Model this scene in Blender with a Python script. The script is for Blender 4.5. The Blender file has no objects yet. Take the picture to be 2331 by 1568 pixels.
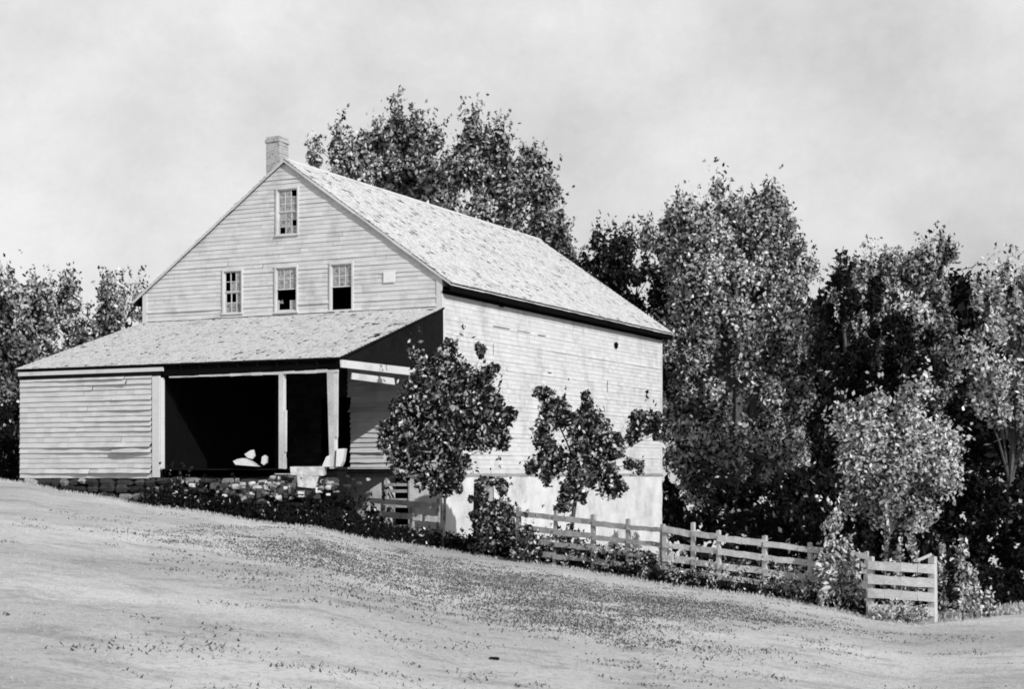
import bpy, math, random
import numpy as np
from mathutils import Vector, Matrix
random.seed(7); RS = np.random.RandomState(11)
scene = bpy.context.scene
COL = scene.collection
F, CX, HY = 3595.0, 1165.0, 1078.0           # focal length / horizon in photo units used for surveying the place
def at(px, py, Y): return Vector(((px-CX)/F*Y, Y, (HY-py)/F*Y))
# ------------------------------------------------------------ materials
def mat(name, build):
    m = bpy.data.materials.new(name); m.use_nodes = True
    nt = m.node_tree; b = nt.nodes['Principled BSDF']
    build(nt, b); return m
def N(nt, t, **k):
    n = nt.nodes.new(t)
    for a, v in k.items():
        if a in n.inputs: n.inputs[a].default_value = v
        else: setattr(n, a, v)
    return n
def ramp(nt, src, stops, interp='LINEAR'):
    r = nt.nodes.new('ShaderNodeValToRGB'); cr = r.color_ramp; cr.interpolation = interp
    while len(cr.elements) < len(stops): cr.elements.new(0.5)
    for e, (p, v) in zip(cr.elements, stops): e.position = p; e.color = (v, v, v, 1)
    nt.links.new(src, r.inputs[0]); return r
def objco(nt, scale=(1,1,1)):
    tc = nt.nodes.new('ShaderNodeTexCoord'); mp = nt.nodes.new('ShaderNodeMapping')
    mp.inputs['Scale'].default_value = scale
    nt.links.new(tc.outputs['Object'], mp.inputs[0]); return mp.outputs[0]
def noise(nt, co, s, detail=4, rough=.55):
    n = N(nt, 'ShaderNodeTexNoise', Scale=s, Detail=detail, Roughness=rough)
    nt.links.new(co, n.inputs['Vector']); return n.outputs['Fac']
def mixmul(nt, a, b, fac=1.0, typ='MULTIPLY'):
    m = nt.nodes.new('ShaderNodeMix'); m.data_type = 'RGBA'; m.blend_type = typ
    m.inputs[0].default_value = fac
    nt.links.new(a, m.inputs[6]); nt.links.new(b, m.inputs[7]); return m.outputs[2]
def island(nt): return nt.nodes.new('ShaderNodeNewGeometry').outputs['Random Per Island']
def bump(nt, b, h, strength=.3, dist=.02):
    bp = N(nt, 'ShaderNodeBump', Strength=strength, Distance=dist)
    nt.links.new(h, bp.inputs['Height']); nt.links.new(bp.outputs[0], b.inputs['Normal'])
def wood(lo, hi, scale=(1,1,1), stain=.55, iso=.15):
    def f(nt, b):
        co = objco(nt, scale)
        n1 = noise(nt, co, 6, 6, .65)
        c = ramp(nt, n1, [(.3, lo), (.65, hi)])
        n2 = noise(nt, objco(nt, (.6,.6,.35)), 1.7, 6, .7)
        s = ramp(nt, n2, [(.33, stain), (.5, 1)])
        col = mixmul(nt, c.outputs[0], s.outputs[0])
        i = ramp(nt, island(nt), [(0, 1-iso), (1, 1)])
        col = mixmul(nt, col, i.outputs[0])
        nt.links.new(col, b.inputs['Base Color']); b.inputs['Roughness'].default_value = .8
        b.inputs['Specular IOR Level'].default_value = .2 if hi > .1 else 0
        bump(nt, b, n1, .25, .01)
    return f
M = {}
M['siding'] = mat('siding_paint', wood(.50, .60, (.5,.5,14), .74, .14))
M['siding_worn'] = mat('siding_worn', wood(.46, .58, (.5,.5,14), .86, .16))
M['trim'] = mat('trim_wood', wood(.45, .6, (4,4,4), .7, .12))
M['tin'] = mat('pale_tin', wood(.62, .70, (1,1,1), .9, 0))
M['rail'] = mat('fence_wood', wood(.30, .56, (2,2,12), .6, .2))
M['railgrey'] = mat('fence_wood_grey', wood(.20, .40, (2,2,12), .6, .3))
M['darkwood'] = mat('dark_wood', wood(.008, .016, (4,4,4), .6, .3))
M['backboard'] = mat('shade_dark_board', wood(.015, .05, (3,3,10), .5, .5))  # shade under the porch roof is put into this near-black colour
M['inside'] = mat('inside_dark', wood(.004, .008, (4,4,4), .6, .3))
def shing(nt, b):
    i = ramp(nt, island(nt), [(0, .40), (.06, .50), (.15, .57), (1, .63)])
    n = noise(nt, objco(nt, (1,1,1)), 1.3, 8, .75)
    s = ramp(nt, n, [(.32, .66), (.47, 1)])
    nt.links.new(mixmul(nt, i.outputs[0], s.outputs[0]), b.inputs['Base Color']); b.inputs['Roughness'].default_value = .85
M['shingle'] = mat('wood_shingle', shing)
def plaster(nt, b):
    n = noise(nt, objco(nt), 1.1, 8, .7); c = ramp(nt, n, [(.3, .34), (.45, .50), (.6, .60)])
    nt.links.new(c.outputs[0], b.inputs['Base Color']); b.inputs['Roughness'].default_value = .95
    bump(nt, b, noise(nt, objco(nt), 7, 6, .7), .5, .04)
M['whitewash'] = mat('whitewashed_masonry', plaster)
def stone(nt, b):
    i = ramp(nt, island(nt), [(0, .010), (.55, .04), (.8, .25), (1, .5)])
    n = noise(nt, objco(nt), 9, 6, .7); s = ramp(nt, n, [(.3, .4), (.6, 1)])
    nt.links.new(mixmul(nt, i.outputs[0], s.outputs[0]), b.inputs['Base Color']); b.inputs['Roughness'].default_value = .95
    bump(nt, b, n, .6, .04)
M['stone'] = mat('field_stone', stone)
def palestone(nt, b):
    n = noise(nt, objco(nt), 5, 6, .7); c = ramp(nt, n, [(.3, .20), (.6, .52)])
    nt.links.new(c.outputs[0], b.inputs['Base Color']); b.inputs['Roughness'].default_value = .95
    bump(nt, b, n, .6, .04)
M['palestone'] = mat('pale_stone', palestone)
def rub(nt, b):
    i = ramp(nt, island(nt), [(0, .015), (.45, .06), (.7, .4), (1, .6)])
    n = noise(nt, objco(nt), 7, 6, .7); s = ramp(nt, n, [(.34, .3), (.55, 1)])
    nt.links.new(mixmul(nt, i.outputs[0], s.outputs[0]), b.inputs['Base Color']); b.inputs['Roughness'].default_value = .95
    bump(nt, b, n, .6, .04)
M['rubble'] = mat('rubble_stone', rub)
def brick(nt, b):
    t = N(nt, 'ShaderNodeTexBrick', Scale=1.0); t.inputs['Brick Width'].default_value = .2; t.inputs['Row Height'].default_value = .075
    t.inputs['Mortar Size'].default_value = .008
    t.inputs['Color1'].default_value = (.22,.22,.22,1); t.inputs['Color2'].default_value = (.36,.36,.36,1); t.inputs['Mortar'].default_value = (.45,.45,.45,1)
    mp = N(nt, 'ShaderNodeMapping'); mp.inputs['Rotation'].default_value = (math.pi/2, 0, .3)
    tc = nt.nodes.new('ShaderNodeTexCoord'); nt.links.new(tc.outputs['Object'], mp.inputs[0]); nt.links.new(mp.outputs[0], t.inputs[0])
    n = noise(nt, objco(nt), 6, 6, .8); s = ramp(nt, n, [(.32, .35), (.48, 1)])
    nt.links.new(mixmul(nt, t.outputs[0], s.outputs[0]), b.inputs['Base Color']); b.inputs['Roughness'].default_value = .9
M['brick'] = mat('old_brick', brick)
def glass(nt, b):
    n = noise(nt, objco(nt), 9, 6, .75); c = ramp(nt, n, [(.36, .06), (.5, .26), (.7, .40)])
    nt.links.new(c.outputs[0], b.inputs['Base Color']); b.inputs['Roughness'].default_value = .22
M['glass'] = mat('sky_grey_pane', glass)  # dirty glass; the pale sky reflection is put into its base colour
def bark(nt, b):
    n = noise(nt, objco(nt, (6,6,1.2)), 3, 8, .75); c = ramp(nt, n, [(.3, .02), (.7, .10)])
    nt.links.new(c.outputs[0], b.inputs['Base Color']); b.inputs['Roughness'].default_value = .95
    bump(nt, b, n, .8, .05)
M['bark'] = mat('bark', bark)
def leaf(stops, rough=.55, clump=None, trans=.35):
    def f(nt, b):
        i = ramp(nt, island(nt), stops)
        col = i.outputs[0]
        if clump:
            n = noise(nt, objco(nt), clump[0], 2, .5); s = ramp(nt, n, [(.38, clump[1]), (.58, 1)])  # noise puts lit and shaded clumps into the leaf colour
            col = mixmul(nt, col, s.outputs[0])
        nt.links.new(col, b.inputs['Base Color']); b.inputs['Roughness'].default_value = rough
        b.inputs['Specular IOR Level'].default_value = .25
        if trans:
            tr = nt.nodes.new('ShaderNodeBsdfTranslucent'); mx = nt.nodes.new('ShaderNodeMixShader'); mx.inputs[0].default_value = trans
            nt.links.new(col, tr.inputs[0]); nt.links.new(b.outputs[0], mx.inputs[1]); nt.links.new(tr.outputs[0], mx.inputs[2])
            nt.links.new(mx.outputs[0], nt.nodes['Material Output'].inputs[0])
    return f
M['leaf_mid'] = mat('foliage_mixed', leaf([(0,.006),(.30,.02),(.45,.5),(1,.9)], clump=(.3,.35)))
M['leaf_far'] = mat('foliage_far', leaf([(0,.008),(.36,.03),(.52,.40),(1,.85)], clump=(.35,.5)))
M['leaf_pale'] = mat('foliage_pale', leaf([(0,.008),(.24,.04),(.38,.6),(1,.92)], clump=(.35,.4)))
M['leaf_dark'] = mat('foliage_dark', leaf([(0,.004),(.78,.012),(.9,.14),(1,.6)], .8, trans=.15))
M['leaf_black'] = mat('foliage_deep', leaf([(0,.003),(.95,.006),(.965,.10),(1,.8)], 1, trans=0))  # near-black leaf tone; deep shade of the wood is put into the colour
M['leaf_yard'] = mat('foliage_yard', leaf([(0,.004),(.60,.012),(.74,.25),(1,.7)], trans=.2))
def groundm(nt, b):
    co = objco(nt)
    big = ramp(nt, noise(nt, objco(nt, (1,1,1)), .13, 4, .5), [(.36, .66), (.58, 1)])
    mid = ramp(nt, noise(nt, objco(nt, (1,1.3,1)), .9, 8, .72), [(.36, .70), (.50, 1)])
    fine = ramp(nt, noise(nt, co, 11, 8, .8), [(.36, .62), (.5, 1)])
    base = nt.nodes.new('ShaderNodeRGB'); base.outputs[0].default_value = (.74,.74,.74,1)
    col = mixmul(nt, mixmul(nt, mixmul(nt, base.outputs[0], big.outputs[0]), mid.outputs[0]), fine.outputs[0])
    nt.links.new(col, b.inputs['Base Color']); b.inputs['Roughness'].default_value = 1
    b.inputs['Specular IOR Level'].default_value = 0
    bump(nt, b, noise(nt, co, 3.5, 10, .8), .7, .09)
M['ground'] = mat('cropped_grass_ground', groundm)
M['grass'] = mat('grass_blades', leaf([(0,.38),(.3,.48),(1,.58)], 1))
M['grass_dark'] = mat('grass_tufts_dark', leaf([(0,.03),(.5,.12),(1,.40)], .9))
M['weed'] = mat('weed_leaves', leaf([(0,.015),(.3,.06),(.45,.45),(1,.85)]))
# ------------------------------------------------------------ mesh builders
class MB:
    def __init__(s): s.v = []; s.f = []
    def quad(s, a, b, c, d):
        i = len(s.v); s.v += [tuple(a), tuple(b), tuple(c), tuple(d)]; s.f.append((i,i+1,i+2,i+3))
    def poly(s, pts):
        i = len(s.v); s.v += [tuple(p) for p in pts]; s.f.append(tuple(range(i, i+len(pts))))
    def hexa(s, p):      # 8 corners, bottom 4 then top 4
        i = len(s.v); s.v += [tuple(q) for q in p]
        for f in ((0,3,2,1),(4,5,6,7),(0,1,5,4),(1,2,6,5),(2,3,7,6),(3,0,4,7)): s.f.append(tuple(i+k for k in f))
    def box(s, x0, x1, y0, y1, z0, z1, jit=0):
        j = lambda: random.uniform(-jit, jit)
        s.hexa([(x+j(), y+j(), z+j()) for z in (z0, z1) for x, y in ((x0,y0),(x1,y0),(x1,y1),(x0,y1))])
    def board(s, a, b, w, t, up=(0,0,1), jit=0):   # plank from a to b, width w along up, thickness t
        a = Vector(a); b = Vector(b); d = (b-a).normalized(); up = Vector(up); side = d.cross(up).normalized(); up = side.cross(d).normalized()
        j = lambda: Vector([random.uniform(-jit, jit) for _ in range(3)])
        P = []
        for k in (-.5, .5):
            for e, q in ((a,-.5),(b,-.5),(b,.5),(a,.5)): P.append(e + side*t*q + up*w*k + j())
        s.hexa(P)
    def tube(s, pts, rad, n=7):
        rings = []
        for k, p in enumerate(pts):
            p = Vector(p); q = Vector(pts[min(k+1, len(pts)-1)]) - Vector(pts[max(k-1, 0)]); q.normalize()
            a = q.orthogonal().normalized(); b = q.cross(a); i = len(s.v)
            for m in range(n):
                an = 2*math.pi*m/n; s.v.append(tuple(p + (a*math.cos(an)+b*math.sin(an))*rad[k]*(1+.12*math.sin(3*m+k))))
            rings.append(i)
        for r0, r1 in zip(rings, rings[1:]):
            # align rings
            best = min(range(n), key=lambda o: sum((Vector(s.v[r0+m])-Vector(s.v[r1+(m+o) % n])).length for m in range(n)))
            for m in range(n): s.f.append((r0+m, r0+(m+1) % n, r1+(m+1+best) % n, r1+(m+best) % n))
        s.f.append(tuple(rings[-1]+m for m in range(n)))
    def build(s, name, m, parent=None, smooth=False):
        me = bpy.data.meshes.new(name); me.from_pydata(s.v, [], s.f); me.update()
        me.materials.append(m)
        if smooth: me.polygons.foreach_set('use_smooth', [True]*len(me.polygons))
        o = bpy.data.objects.new(name, me); COL.objects.link(o)
        if parent: o.parent = parent
        return o
def quads_obj(name, V, m, parent=None):      # V: (n,4,3)
    n = len(V); me = bpy.data.meshes.new(name)
    me.vertices.add(n*4); me.vertices.foreach_set('co', V.reshape(-1).astype(np.float32))
    me.loops.add(n*4); me.loops.foreach_set('vertex_index', np.arange(n*4, dtype=np.int32))
    me.polygons.add(n); me.polygons.foreach_set('loop_start', np.arange(0, n*4, 4, dtype=np.int32))
    me.update(calc_edges=True); me.validate(); me.materials.append(m)
    o = bpy.data.objects.new(name, me); COL.objects.link(o)
    if parent: o.parent = parent
    return o
def tag(o, label=None, cat=None, group=None, kind=None):
    if label: o['label'] = label
    if cat: o['category'] = cat
    if group: o['group'] = group
    if kind: o['kind'] = kind
    return o
def empty(name, loc, label, cat, group=None, rz=0):
    o = bpy.data.objects.new(name, None); COL.objects.link(o); o.location = loc; o.rotation_euler = (0,0,rz)
    o.empty_display_size = .3
    return tag(o, label, cat, group)
# ------------------------------------------------------------ ground
CREST = [(-700,1066,46),(-200,1082,45),(0,1093,44),(63,1101,43),(133,1117,42.2),(260,1136,41),(317,1150,40.6),(473,1168,39.8),(579,1188,38.8),(722,1203,38.3),
 (833,1228,39),(998,1251,41),(1078,1264,40.5),(1280,1292,38.6),(1537,1336,36),(1743,1360,35),(1894,1388,34.2),(1978,1407,33.6),
 (2084,1423,33),(2167,1412,34),(2331,1392,36),(2800,1390,38)]
CP = np.array(CREST, float)
def ground_z(X, Y):
    X = np.asarray(X, float); Y = np.asarray(Y, float)
    px = CX + F*X/np.maximum(Y, 9.0); px = np.clip(px, -700, 2800)
    Yc = np.interp(px, CP[:,0], CP[:,2]); zc = -(np.interp(px, CP[:,0], CP[:,1])-HY)/F*Yc
    t = np.clip(Y/Yc, 0, 1); z = -2.3 + (zc+2.3)*t
    d = np.maximum(Y-Yc, 0)
    back = -.10*np.minimum(d, 1.2)/1.2
    drop = np.clip((px-1420)/260, 0, 1); drop = drop*drop*(3-2*drop)
    back = back - drop*np.minimum(np.maximum(d-1.0, 0)*.22, 6)
    left = np.clip((500-px)/500, 0, 1)
    back = back - (1-drop)*np.minimum(np.maximum(d-22, 0)*.03, 2)
    w = np.clip(Y/9.0, 0, 1)
    z = z + back
    z = -2.3 + (z+2.3)*w
    z = z + .014*np.sin(X*1.3+.5*np.sin(Y*.9))*np.sin(Y*.8)*np.clip(Y/20, 0, 1)*np.clip((Yc-Y)/6, 0, 1)
    return z
def gz(X, Y): return float(ground_z(X, Y))
xs = np.unique(np.concatenate([np.linspace(-500,-40,24), np.arange(-40,-18,1.5), np.arange(-18,18,.22), np.arange(18,45,1.5), np.linspace(45,500,24)]))
ys = np.unique(np.concatenate([np.linspace(-150,0,12), np.arange(0,10,1.), np.arange(10,48,.22), np.arange(48,90,1.2), np.linspace(90,1500,30)]))
XX, YY = np.meshgrid(xs, ys); ZZ = ground_z(XX, YY)
me = bpy.data.meshes.new('ground'); nx, ny = len(xs), len(ys)
idx = np.arange(nx*ny).reshape(ny, nx)
fc = np.stack([idx[:-1,:-1], idx[:-1,1:], idx[1:,1:], idx[1:,:-1]], -1).reshape(-1, 4)
me.from_pydata(np.stack([XX, YY, ZZ], -1).reshape(-1, 3).tolist(), [], fc.tolist())
me.polygons.foreach_set('use_smooth', [True]*len(me.polygons)); me.materials.append(M['ground'])
o = bpy.data.objects.new('ground', me); COL.objects.link(o); tag(o, kind='structure')
def blades(P, h, w, lean=.4):        # tapering grass blades as narrow quads
    n = len(P); a = RS.uniform(0, 2*np.pi, n); s = np.stack([np.cos(a), np.sin(a), np.zeros(n)], -1)*w[:,None]*.5
    b = RS.uniform(0, 2*np.pi, n); top = np.stack([np.cos(b)*lean*h, np.sin(b)*lean*h, h], -1)
    return np.stack([P-s, P+s, P+top+s*.25, P+top-s*.25], 1)
# pale cropped grass
def scatter(n, fn):
    px = RS.uniform(-150, 2480, n); u = RS.uniform(0, 1, n)
    Yc = np.interp(px, CP[:,0], CP[:,2]); Y = fn(u, Yc, px); X = (px-CX)/F*Y
    return X, Y
X, Y = scatter(45000, lambda u, Yc, px: 11+(Yc-11.0)*u**.75)
keep = RS.uniform(0,1,len(X)) < (.35+.65*(np.sin(X*.8+np.sin(Y*.6)*2)*np.sin(Y*.5+X*.3) > -.2))
X, Y = X[keep], Y[keep]
P = np.stack([X, Y, ground_z(X, Y)-.01], -1); n = len(P)
q1 = blades(P, RS.uniform(.015,.04,n), RS.uniform(.008,.018,n), .9)
X, Y = scatter(9000, lambda u, Yc, px: Yc + (u-.55)*.9)      # fringe on the brow of the slope
P = np.stack([X, Y, ground_z(X, Y)-.01], -1); n = len(P)
q2 = blades(P, RS.uniform(.03,.12,n)*RS.uniform(.4,1.0,n), RS.uniform(.02,.04,n), .5)
tag(quads_obj('grass', np.concatenate([q1, q2]), M['grass']), kind='stuff', label='short pale grass over the sloping foreground', cat='grass')
# darker patchy tufts across the middle of the slope
tc = []
for _ in range(1700):
    if random.random() < .55: px = random.gauss(1190, 210); f = random.choice([.64,.72,.79,.86])+random.gauss(0, .035)
    elif random.random() < .5: px = random.gauss(720, 170); f = random.gauss(.80,.07)
    elif random.random() < .5: px = random.gauss(1620, 160); f = random.gauss(.84,.05)
    else: px = random.uniform(0, 2300); f = random.uniform(.34, .92)
    Yc = np.interp(px, CP[:,0], CP[:,2]); Y = Yc*min(f, .97); tc.append(((px-CX)/F*Y, Y, random.choice([.03,.05,.08,.12,.26])*random.uniform(.7,1.4)))
Ps = []
for (x, y, r) in tc:
    m = int(60*r/.2); Ps.append(np.stack([x+RS.normal(0, r*1.4, m), y+RS.normal(0, r*1.3, m)], -1))
Ps = np.concatenate(Ps); P = np.stack([Ps[:,0], Ps[:,1], ground_z(Ps[:,0], Ps[:,1])-.01], -1); n = len(P)
tag(quads_obj('dark_grass', blades(P, RS.uniform(.012,.045,n), RS.uniform(.015,.045,n), .8), M['grass_dark']), kind='stuff', label='darker coarse grass tufts scattered across the slope', cat='grass')
# ------------------------------------------------------------ house frame
C0 = at(1005, 1078, 44.0); RZ = math.atan2(-.4386, .8986)
Wd, L = 10.4, 17.3; APEX, EAVE = 9.20, 5.55; SL = (APEX-EAVE)/(Wd/2)
house = empty('farmhouse', (C0.x, C0.y, 0), 'weathered white clapboard farmhouse with steep shingled gable roof and lean-to porch on the slope', 'house', rz=RZ)
def H(v): # world -> none; local vectors are used directly
    return Vector(v)
def siding(mb, o, u, n, z0, z1, lim, holes=(), expo=.15, warp=1.0, base=.018, warpf=None):
    o = Vector(o); u = Vector(u); n = Vector(n); Z = Vector((0,0,1)); rows = int(math.ceil((z1-z0)/expo)); rnd = random.Random(int(z0*10+len(holes)+o.x*7+o.y*3+99))
    for i in range(rows):
        zb = z0+i*expo; zt = min(zb+expo*1.12, z1)
        if zb >= z1-.02: break
        a0, a1 = lim(zb); b0, b1 = lim(zt)
        if a1-a0 < .05: continue
        segs = [(a0, a1)]
        for h in holes:
            if zb+expo*.5 > h[2] and zb+expo*.5 < h[3]:
                ns = []
                for s in segs:
                    if h[1] <= s[0] or h[0] >= s[1]: ns.append(s)
                    else:
                        if h[0] > s[0]: ns.append((s[0], h[0]))
                        if h[1] < s[1]: ns.append((h[1], s[1]))
                segs = ns
        rowwarp = rnd.uniform(.3, 1) if rnd.random() < .65 else rnd.uniform(1, 2.2)
        for s0, s1 in segs:
            cuts = [s0]
            c = s0+rnd.uniform(1.5, 6)
            while c < s1-.8: cuts.append(c); c += rnd.uniform(3.2, 6.5)
            cuts.append(s1)
            for c0, c1 in zip(cuts, cuts[1:]):
                if rnd.random() < .006 and c1-c0 < 3: pass
                g = .004; c0_ = c0+(g if c0 > s0 else 0); c1_ = c1-(g if c1 < s1 else 0)
                k = max(1, int((c1_-c0_)/.28)); slip = rnd.uniform(-.007, .007); w = rowwarp*rnd.uniform(.4, 1.4)*warp
                ph = rnd.uniform(0, 6); pf = rnd.uniform(1.2, 4)
                prev = None
                for q in range(k+1):
                    t = q/k; uu = c0_+(c1_-c0_)*t; ub = uu
                    ut = uu
                    if abs(c0-a0) < 1e-6 and q == 0: ut = max(uu, b0)
                    if abs(c1-a1) < 1e-6 and q == k: ut = min(uu, b1)
                    ww = w*(warpf(uu, zb) if warpf else 1)
                    pr = base + .014*ww*(1+.35*math.sin(ph+uu*pf))+rnd.uniform(0, .006)*ww
                    zz = zb+slip+rnd.uniform(-.003,.003)*warp
                    B = o+u*ub+n*pr+Z*zz; T = o+u*ut+n*.004+Z*(zt+.0); K = o+u*ub+Z*zz
                    if prev:
                        mb.quad(prev[0], B, T, prev[1]); mb.quad(prev[2], K, B, prev[0])
                    prev = (B, T, K)
def sheet(mb, o, u, z0, z1, lim, holes=(), step=.15):   # sheathing behind the boards
    o = Vector(o); u = Vector(u); Z = Vector((0,0,1)); z = z0
    zs = sorted(set([z0, z1]+[h[2] for h in holes]+[h[3] for h in holes]+list(np.arange(z0, z1, .5)))); zs = [q for q in zs if z0 <= q <= z1]
    for a, b in zip(zs, zs[1:]):
        if b-a < 1e-4: continue
        (p0, p1), (q0, q1) = lim(a), lim(b); m = (a+b)/2
        hs = sorted([h for h in holes if h[2] < m < h[3]]); cur = (p0, q0)
        for h in hs:
            mb.quad(o+u*cur[0]+Z*a, o+u*h[0]+Z*a, o+u*h[0]+Z*b, o+u*cur[1]+Z*b); cur = (h[1], h[1])
        mb.quad(o+u*cur[0]+Z*a, o+u*p1+Z*a, o+u*q1+Z*b, o+u*cur[1]+Z*b)
def gable_lim(inset=0):
    def f(z):
        if z <= EAVE: return (-Wd+inset, -inset)
        k = (z-EAVE)/SL
        return (-Wd+k+inset*.3, -k-inset*.3) if -k-inset*.3 > -Wd+k+inset*.3 else (-Wd/2, -Wd/2)
    return f
def u_at(px):   # local x on the gable plane for a photo column
    k = (px-CX)/F; return (k*C0.y - C0.x)/(.8986 + k*.4386)
def zg(px, py, yl=0.0):   # height of a photo point on plane y=yl
    x = ux(px, yl); Yw = C0.y - .4386*x + .8987*yl; return (HY-py)/F*Yw
def ux(px, yl):
    k = (px-CX)/F; Yc = C0.y+.8987*yl; Xc = C0.x+.4387*yl; return (k*Yc-Xc)/(.8986+k*.4386)
WINS = [(633,678,430,533,'attic'),(511,551,617,712,'left'),(630,676,609,709,'mid'),(755,802,601,705,'right')]
wh = []
for (a, b, t, bt, k) in WINS:
    m = (a+b)/2; wh.append((ux(a,0), ux(b,0), zg(m, bt), zg(m, t), k))
# gable front (upper)
door_main = (-3.95, -2.95, .15, 2.25)
door_base = (ux(884,0), ux(934,0), -2.35, -.12)
gh = [h[:4] for h in wh] + [door_main]
mb = MB(); siding(mb, (0,0,0), (1,0,0), (0,-1,0), 4.66, APEX-.12, gable_lim(.13), gh, .128, 1.1, .013)
siding(mb, (0,0,0), (1,0,0), (0,-1,0), 0.02, 4.66, lambda z: (-3.05, -.13), gh, .145, 3.4, .03)
mb.build('gable_wall', M['siding'], house)
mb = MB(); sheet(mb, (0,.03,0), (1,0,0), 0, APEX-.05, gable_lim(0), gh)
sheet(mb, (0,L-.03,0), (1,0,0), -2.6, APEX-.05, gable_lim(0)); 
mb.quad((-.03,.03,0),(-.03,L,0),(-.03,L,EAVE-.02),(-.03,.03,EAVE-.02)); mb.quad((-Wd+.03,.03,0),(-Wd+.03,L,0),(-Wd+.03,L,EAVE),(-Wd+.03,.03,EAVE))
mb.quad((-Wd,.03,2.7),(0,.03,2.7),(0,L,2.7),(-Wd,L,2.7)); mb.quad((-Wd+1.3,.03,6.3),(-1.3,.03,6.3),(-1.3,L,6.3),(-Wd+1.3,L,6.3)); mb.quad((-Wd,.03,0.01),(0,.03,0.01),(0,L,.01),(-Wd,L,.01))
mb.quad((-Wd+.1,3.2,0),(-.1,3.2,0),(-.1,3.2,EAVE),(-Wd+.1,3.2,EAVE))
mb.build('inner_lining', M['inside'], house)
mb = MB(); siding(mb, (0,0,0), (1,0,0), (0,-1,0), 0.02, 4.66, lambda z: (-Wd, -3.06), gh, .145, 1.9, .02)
mb.build('porch_back_wall', M['backboard'], house)  # shaded stretch of the wall, split off with the shade in its colour
# side wall facing right
mb = MB(); vh = (ux(0,0),)
siding(mb, (0,0,0), (0,1,0), (1,0,0), 0.0, EAVE-.12, lambda z: (.13, L-.13), [], .135, .62, .010)
mb.build('side_wall', M['siding'], house)
mb = MB(); siding(mb, (-Wd,L,0), (0,-1,0), (-1,0,0), 0.0, EAVE-.12, lambda z: (.0, L), [], .15, .8, .014)
siding(mb, (0,L,0), (1,0,0), (0,1,0), 0.0, APEX-.12, gable_lim(.0), [], .15, .8, .014)
mb.build('rear_wall', M['siding'], house)
# corner boards
mb = MB(); mb.box(-.15, .035, -.04, .0, 0, EAVE-.02); mb.box(0.0, .037, .0, .15, 0, EAVE-.1); mb.build('corner_board', M['siding'], house)
mb = MB(); mb.box(-Wd-.035, -Wd+.13, -.04, .0, 4.55, EAVE-.02); mb.build('corner_board', M['siding'], house)
mb = MB(); mb.box(0.0, .037, L-.14, L+.01, 0, EAVE-.1); mb.build('corner_board', M['siding'], house)
# windows
def window(h):
    x0, x1, z0, z1, k = h; w = x1-x0; hh = z1-z0
    fr = MB(); c = .05
    fr.box(x0-c, x0, -.06, .04, z0, z1); fr.box(x1, x1+c, -.06, .04, z0, z1); fr.box(x0-c, x1+c, -.065, .04, z1, z1+.06); 
    fr.box(x0-c-.01, x1+c+.01, -.085, .06, z0-.05, z0)
    win = fr.build('window', M['siding'], house)
    mid = (z0+z1)/2
    rnd = random.Random(k)
    miss = {'attic': set(), 'left': {(0,1,0),(1,1,0),(2,2,0),(0,1,1),(1,1,1),(0,0,1)}, 'mid': {(2,2,1),(0,0,0)}, 'right': set()}[k]
    for half, (a, b) in enumerate(((z0, mid), (mid, z1))):
        yb = .0 if half else .03; sash = MB(); panes = MB()
        if half == 0 and k == 'right': continue
        if half == 0 and k == 'mid':    # broken lower sash: most of the panes are gone
            sash.box(x0+.02, x0+.05, yb, yb+.03, a, a+.35); sash.box(x0+w*.62, x0+w*.66, yb, yb+.03, a, a+.33)
            panes.quad((x0+w*.66,.04,a+.02),(x1,.04,a+.02),(x1,.04,a+.33),(x0+w*.66,.04,a+.33)); panes.quad((x0+.05,.04,a+.25),(x0+w*.3,.04,a+.25),(x0+w*.25,.04,a+.36),(x0+.05,.04,a+.3)); sash.build('sash', M['trim'], win); panes.build('pane', M['glass'], win); continue
        s = .035
        sash.box(x0, x0+s, yb, yb+.03, a, b); sash.box(x1-s, x1, yb, yb+.03, a, b); sash.box(x0+s, x1-s, yb, yb+.03, b-s, b); sash.box(x0+s, x1-s, yb, yb+.03, a, a+s)
        cols, rws = 3, 2 if k != 'attic' else 3
        for q in range(1, cols): xx = x0+s+(w-2*s)*q/cols; sash.box(xx-.01, xx+.01, yb+.002, yb+.028, a+s, b-s)
        for q in range(1, rws): zz = a+s+(b-a-2*s)*q/rws; sash.box(x0+s, x1-s, yb+.004, yb+.026, zz-.01, zz+.01)
        for i in range(cols):
            for j in range(rws):
                if (i, j, half) in miss or (k == 'attic' and (i, j, half) in {(2,1,0),(2,2,1),(0,0,0)}): continue
                xa = x0+s+(w-2*s)*i/cols+.011; xb = x0+s+(w-2*s)*(i+1)/cols-.011; za = a+s+(b-a-2*s)*j/rws+.011; zb_ = a+s+(b-a-2*s)*(j+1)/rws-.011
                t = rnd.uniform(-.004,.004)
                panes.quad((xa,yb+.015+t,za),(xb,yb+.015-t,za),(xb,yb+.015-t,zb_),(xa,yb+.015+t,zb_))
        sash.build('sash', M['trim'], win); panes.build('pane', M['glass'], win)
for h in wh: window(h)
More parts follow.
